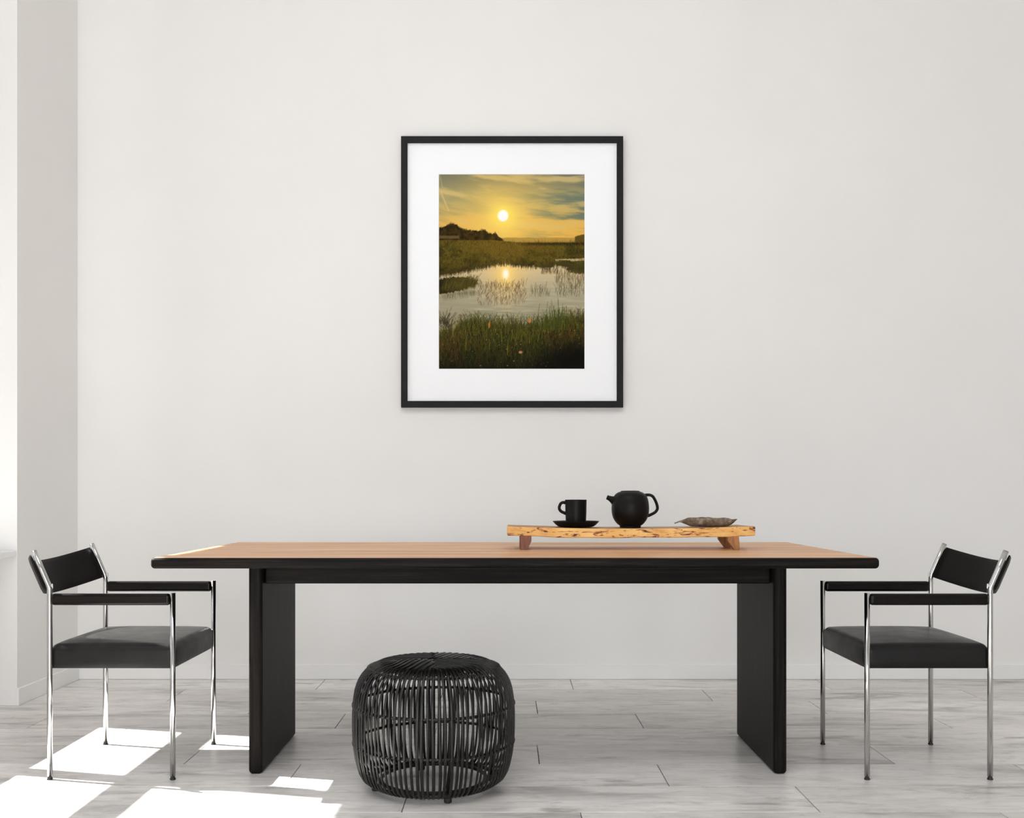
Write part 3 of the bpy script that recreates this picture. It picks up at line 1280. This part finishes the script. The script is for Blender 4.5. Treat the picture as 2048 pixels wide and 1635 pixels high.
    # marsh texture strokes
    for _ in range(2600):
        uu, vv = R.rand(), .345 + .135 * R.rand()
        if vv > np.interp(uu, ux, we) - .002:
            continue
        b = R.rand()
        c = col(150, 124, 40) * b + col(40, 36, 10) * (1 - b)
        blade(uu, vv, .006 + .010 * R.rand(), R.randn() * .4, 0, c, .5)
    # shoreline reeds
    for _ in range(700):
        uu = R.rand()
        vv = np.interp(uu, ux, we) + .004 + .010 * R.rand()
        blade(uu, vv, .012 + .02 * R.rand(), R.randn() * .15, 0, col(62, 50, 22), .55)
    # tussock blades
    for _ in range(420):
        uu = .25 * R.rand() ** .8
        blade(uu, .585 + .03 * R.rand() - .10 * uu, .02 + .04 * R.rand(), .25 * R.randn() + .2, .2, col(80, 70, 26) * (.5 + .9 * R.rand()), .6)
        blade(uu, .61 + .02 * R.rand() - .10 * uu, -.015 - .02 * R.rand(), -.2 * R.randn(), 0, col(52, 44, 22), .5)
    for _ in range(260):
        uu = .80 + .2 * R.rand()
        vv = .50 + .13 * R.rand()
        blade(uu, vv, .012 + .03 * R.rand(), .25 * R.randn(), .1, col(70, 58, 32), .6)
    for _ in range(120):
        uu = .70 + .12 * R.rand()
        blade(uu, .485 + .03 * R.rand(), .01 + .015 * R.rand(), .2 * R.randn(), .1, col(72, 58, 30), .6)
    # mid-water reeds
    for _ in range(430):
        uu = .26 + .34 * R.rand()
        vv = .565 + .11 * R.rand()
        if vv > .60 and R.rand() < .25 + abs(uu - .45):
            continue
        blade(uu, vv, .010 + .028 * R.rand(), .35 * R.randn(), .3 * R.randn(), col(86, 62, 40), .62)
    for _ in range(70):
        blade(.62 + .14 * R.rand(), .59 + .04 * R.rand(), .01 + .03 * R.rand(), .25 * R.randn(), .1, col(90, 74, 48), .6)
    # foreground bank
    fe = np.interp(ux, [0, .05, .1, .16, .22, .3, .4, .5, .6, .7, .8, .9, 1.0], [.83, .80, .79, .765, .745, .755, .765, .77, .775, .765, .745, .74, .725])
    fe = fe + .02 * (fbm(1, W, 1, 40, 4, 61)[0] - .5)
    fa = fbm(H, W, 40, 30, 5, 62)
    fc = lerp(col(22, 22, 6), col(78, 80, 22), (fa - .3) * 1.8)
    fc = lerp(fc, col(6, 7, 3), sm(.86, 1.0, v) * .55 + sm(.7, 1, u) * sm(.86, .98, v) * .8)
    fc = lerp(fc, col(74, 52, 22), sm(.2, .0, u) * sm(.95, .8, v) * .5)
    al = sm(-.012, .022, v - fe[None, :])
    img = img * (1 - al[..., None]) + fc * al[..., None]
    # foreground grass
    for i_ in range(5200):
        uu = R.rand()
        f0 = np.interp(uu, ux, fe)
        depth = R.rand() ** .8
        vv = f0 + .012 + (1.03 - f0) * depth
        dark = max(.12, 1.0 - .74 * depth - .6 * min(1, max(0, (uu - .62) / .3)) * min(1, max(0, (depth - .35) / .4)))
        k = R.rand()
        warm = .25 if .15 < uu < .75 else .5
        c = col(116, 120, 34) if k < .62 - warm else (col(66, 74, 22) if k < .88 - warm else (col(128, 92, 36) if k < .86 else col(20, 20, 7)))
        L = .03 + .05 * R.rand()
        blade(uu, vv, L, .22 * R.randn(), .35 * R.randn(), c * dark * (.6 + .6 * R.rand()), .75, 1 + (R.rand() < .3))
    for _ in range(420):
        uu = R.rand()
        f0 = np.interp(uu, ux, fe)
        blade(uu, f0 + .03, .035 + .05 * R.rand() ** 2, .25 * R.randn(), .3 * R.randn(), col(62, 62, 22) * (.6 + .6 * R.rand()), .8)
    for _ in range(95):
        uu = np.clip(.80 + .075 * R.randn(), .6, .99)
        blade(uu, .80, .06 + .10 * R.rand() * math.exp(-((uu - .82) / .09) ** 2), .12 * R.randn(), .10 * R.randn(), col(66, 72, 22) * (.7 + .6 * R.rand()), .85, 2)
    for uu, vv, L, le in ((.665, .80, .135, .16), (.70, .79, .09, .3), (.735, .80, .145, .03), (.825, .79, .155, -.10), (.85, .80, .12, .06), (.96, .78, .10, .1), (.245, .78, .08, .3), (.05, .75, .07, .5), (.03, .77, .08, .3)):
        blade(uu, vv, L, le, .05, col(58, 62, 22), .9, 2)
    for _ in range(60):
        blade(.08 * R.rand(), .76 + .03 * R.rand(), .02 + .05 * R.rand(), .9 * R.randn(), 0, col(44, 38, 20), .8)
    for uu, vv, L in ((.185, .905, .07), (.43, .86, .05), (.345, .90, .05), (.62, .87, .05), (.47, .93, .08)):
        blade(uu, vv, L, .02, 0, col(128, 134, 34), .8, 2)
    # flowers, seed heads and glints
    for _ in range(230):
        uu = R.rand()
        f0 = np.interp(uu, ux, fe)
        vv = f0 + .01 + (.99 - f0) * R.rand()
        if uu > .78 and vv > .9:
            continue
        xi, yi = int(uu * (W - 4)), int(min(vv, .99) * (H - 4))
        k = R.rand()
        c = col(206, 116, 44) if k < .4 else (col(232, 210, 160) if k < .62 else col(150, 92, 40))
        s = 1 + int(R.rand() * 2.4)
        img[yi:yi + s, xi:xi + s] = img[yi:yi + s, xi:xi + s] * .3 + c * .7
    for uu, vv, w_, h_, c in ((.623, .752, 7, 11, (206, 124, 60)), (.345, .775, 5, 14, (196, 120, 36)), (.56, .915, 8, 6, (214, 150, 110))):
        dd = ((u - uu) * W / w_) ** 2 + ((v - vv) * H / h_) ** 2
        img = lerp(img, col(*c), sm(1.1, .5, dd) * .8)
    # photographic softness, and a slightly darker strip along the bottom of the print
    k = np.array([.2, .6, .2])
    for ax in (0, 1):
        img = k[0] * np.roll(img, 1, ax) + k[1] * img + k[2] * np.roll(img, -1, ax)
    img[v[:, 0] > .985] *= .9
    return np.clip(img, 0, 1)


K = 5.128 / 2000                              # metres per pixel of the frame's front


def fx(p, k=K):
    return (p - 1010) * k


def fz(p, k=K):
    return .96 - (p - 985) * k


art = empty('picture_frame', (fx(1024), BY, fz(543)))
tag(art, 'black framed sunset marsh photograph with wide white mat on the wall', 'framed picture')
al_ = art.location
FX0, FX1, FZ0, FZ1 = fx(802), fx(1246.5), fz(814), fz(272)
fw = 12.6 * K
YF, YB = 5.128, BY - .001
for (a, b, c, d) in (((FX0, FZ1), (FX1, FZ1), (FX1 - fw, FZ1 - fw), (FX0 + fw, FZ1 - fw)),
                     ((FX0, FZ0), (FX0 + fw, FZ0 + fw), (FX1 - fw, FZ0 + fw), (FX1, FZ0)),
                     ((FX0, FZ0), (FX0, FZ1), (FX0 + fw, FZ1 - fw), (FX0 + fw, FZ0 + fw)),
                     ((FX1, FZ0), (FX1 - fw, FZ0 + fw), (FX1 - fw, FZ1 - fw), (FX1, FZ1))):
    bm = bmesh.new()
    A = [bm.verts.new((x - al_.x, YF - al_.y, z - al_.z)) for x, z in (a, b, c, d)]
    B = [bm.verts.new((x - al_.x, YB - al_.y, z - al_.z)) for x, z in (a, b, c, d)]
    bm.faces.new(A)
    bm.faces.new(B[::-1])
    for k in range(4):
        bm.faces.new((A[k], A[(k + 1) % 4], B[(k + 1) % 4], B[k]))
    obj('frame_rail', bm, M_PFRAME, art, smooth=False)
# mat with a bevelled window
K2 = 5.142 / 2000
mx0, mx1, mz0, mz1 = FX0 + fw * .8, FX1 - fw * .8, FZ0 + fw * .8, FZ1 - fw * .8
px0, px1, pz0, pz1 = fx(878, K2), fx(1169, K2), fz(737, K2), fz(348.5, K2)
bm = bmesh.new()
ym, yp = 5.142, 5.1445
bv = .0018


def ring4(x0, x1, z0, z1, y):
    return [bm.verts.new((x - al_.x, y - al_.y, z - al_.z)) for x, z in ((x0, z0), (x1, z0), (x1, z1), (x0, z1))]


R0 = ring4(mx0, mx1, mz0, mz1, yp)
R1 = ring4(mx0, mx1, mz0, mz1, ym)
R2 = ring4(px0 - bv, px1 + bv, pz0 - bv, pz1 + bv, ym)
R3 = ring4(px0, px1, pz0, pz1, yp)
for A, B in ((R0, R1), (R1, R2), (R2, R3), (R3, R0)):
    for k in range(4):
        bm.faces.new((A[k], A[(k + 1) % 4], B[(k + 1) % 4], B[k]))
obj('mat', bm, M_MAT, art, smooth=False)
# printed sheet
pix = print_pixels()
H_, W_ = pix.shape[:2]
im = bpy.data.images.new('marsh_print', W_, H_, alpha=False)
buf = np.ones((H_, W_, 4), np.float32)
buf[..., :3] = pix[::-1]
im.pixels.foreach_set(buf.ravel())
im.update()
im.pack()
q = NT('marsh_print_paper')
ti = q.n('ShaderNodeTexImage')
ti.image = im
ti.extension = 'EXTEND'
q.l(ti.outputs['Color'], q.b.inputs['Base Color'])
q.set(Roughness=0.8)
q.b.inputs['Specular IOR Level'].default_value = 0.1
bm = bmesh.new()
e = .004
vs = [bm.verts.new((x - al_.x, yp + .0002 - al_.y, z - al_.z)) for x, z in ((px0 - e, pz0 - e), (px1 + e, pz0 - e), (px1 + e, pz1 + e), (px0 - e, pz1 + e))]
f = bm.faces.new(vs)
bk = [bm.verts.new((v_.co.x, v_.co.y + .0006, v_.co.z)) for v_ in vs]
for k in range(4):
    bm.faces.new((vs[k], bk[k], bk[(k + 1) % 4], vs[(k + 1) % 4]))
bm.faces.new(bk[::-1])
uvl = bm.loops.layers.uv.new('UVMap')
ex, ez = e / (px1 - px0), e / (pz1 - pz0)
for fc_ in bm.faces:
    for lp in fc_.loops:
        lp[uvl].uv = ((lp.vert.co.x + al_.x - px0) / (px1 - px0), (lp.vert.co.z + al_.z - pz0) / (pz1 - pz0))
obj('print', bm, q.m, art, smooth=False)
bm = bmesh.new()
box(bm, mx0 - al_.x, mx1 - al_.x, 5.1455 - al_.y, BY - .002 - al_.y, mz0 - al_.z, mz1 - al_.z)
obj('backing_board', bm, M_PFRAME, art, smooth=False)
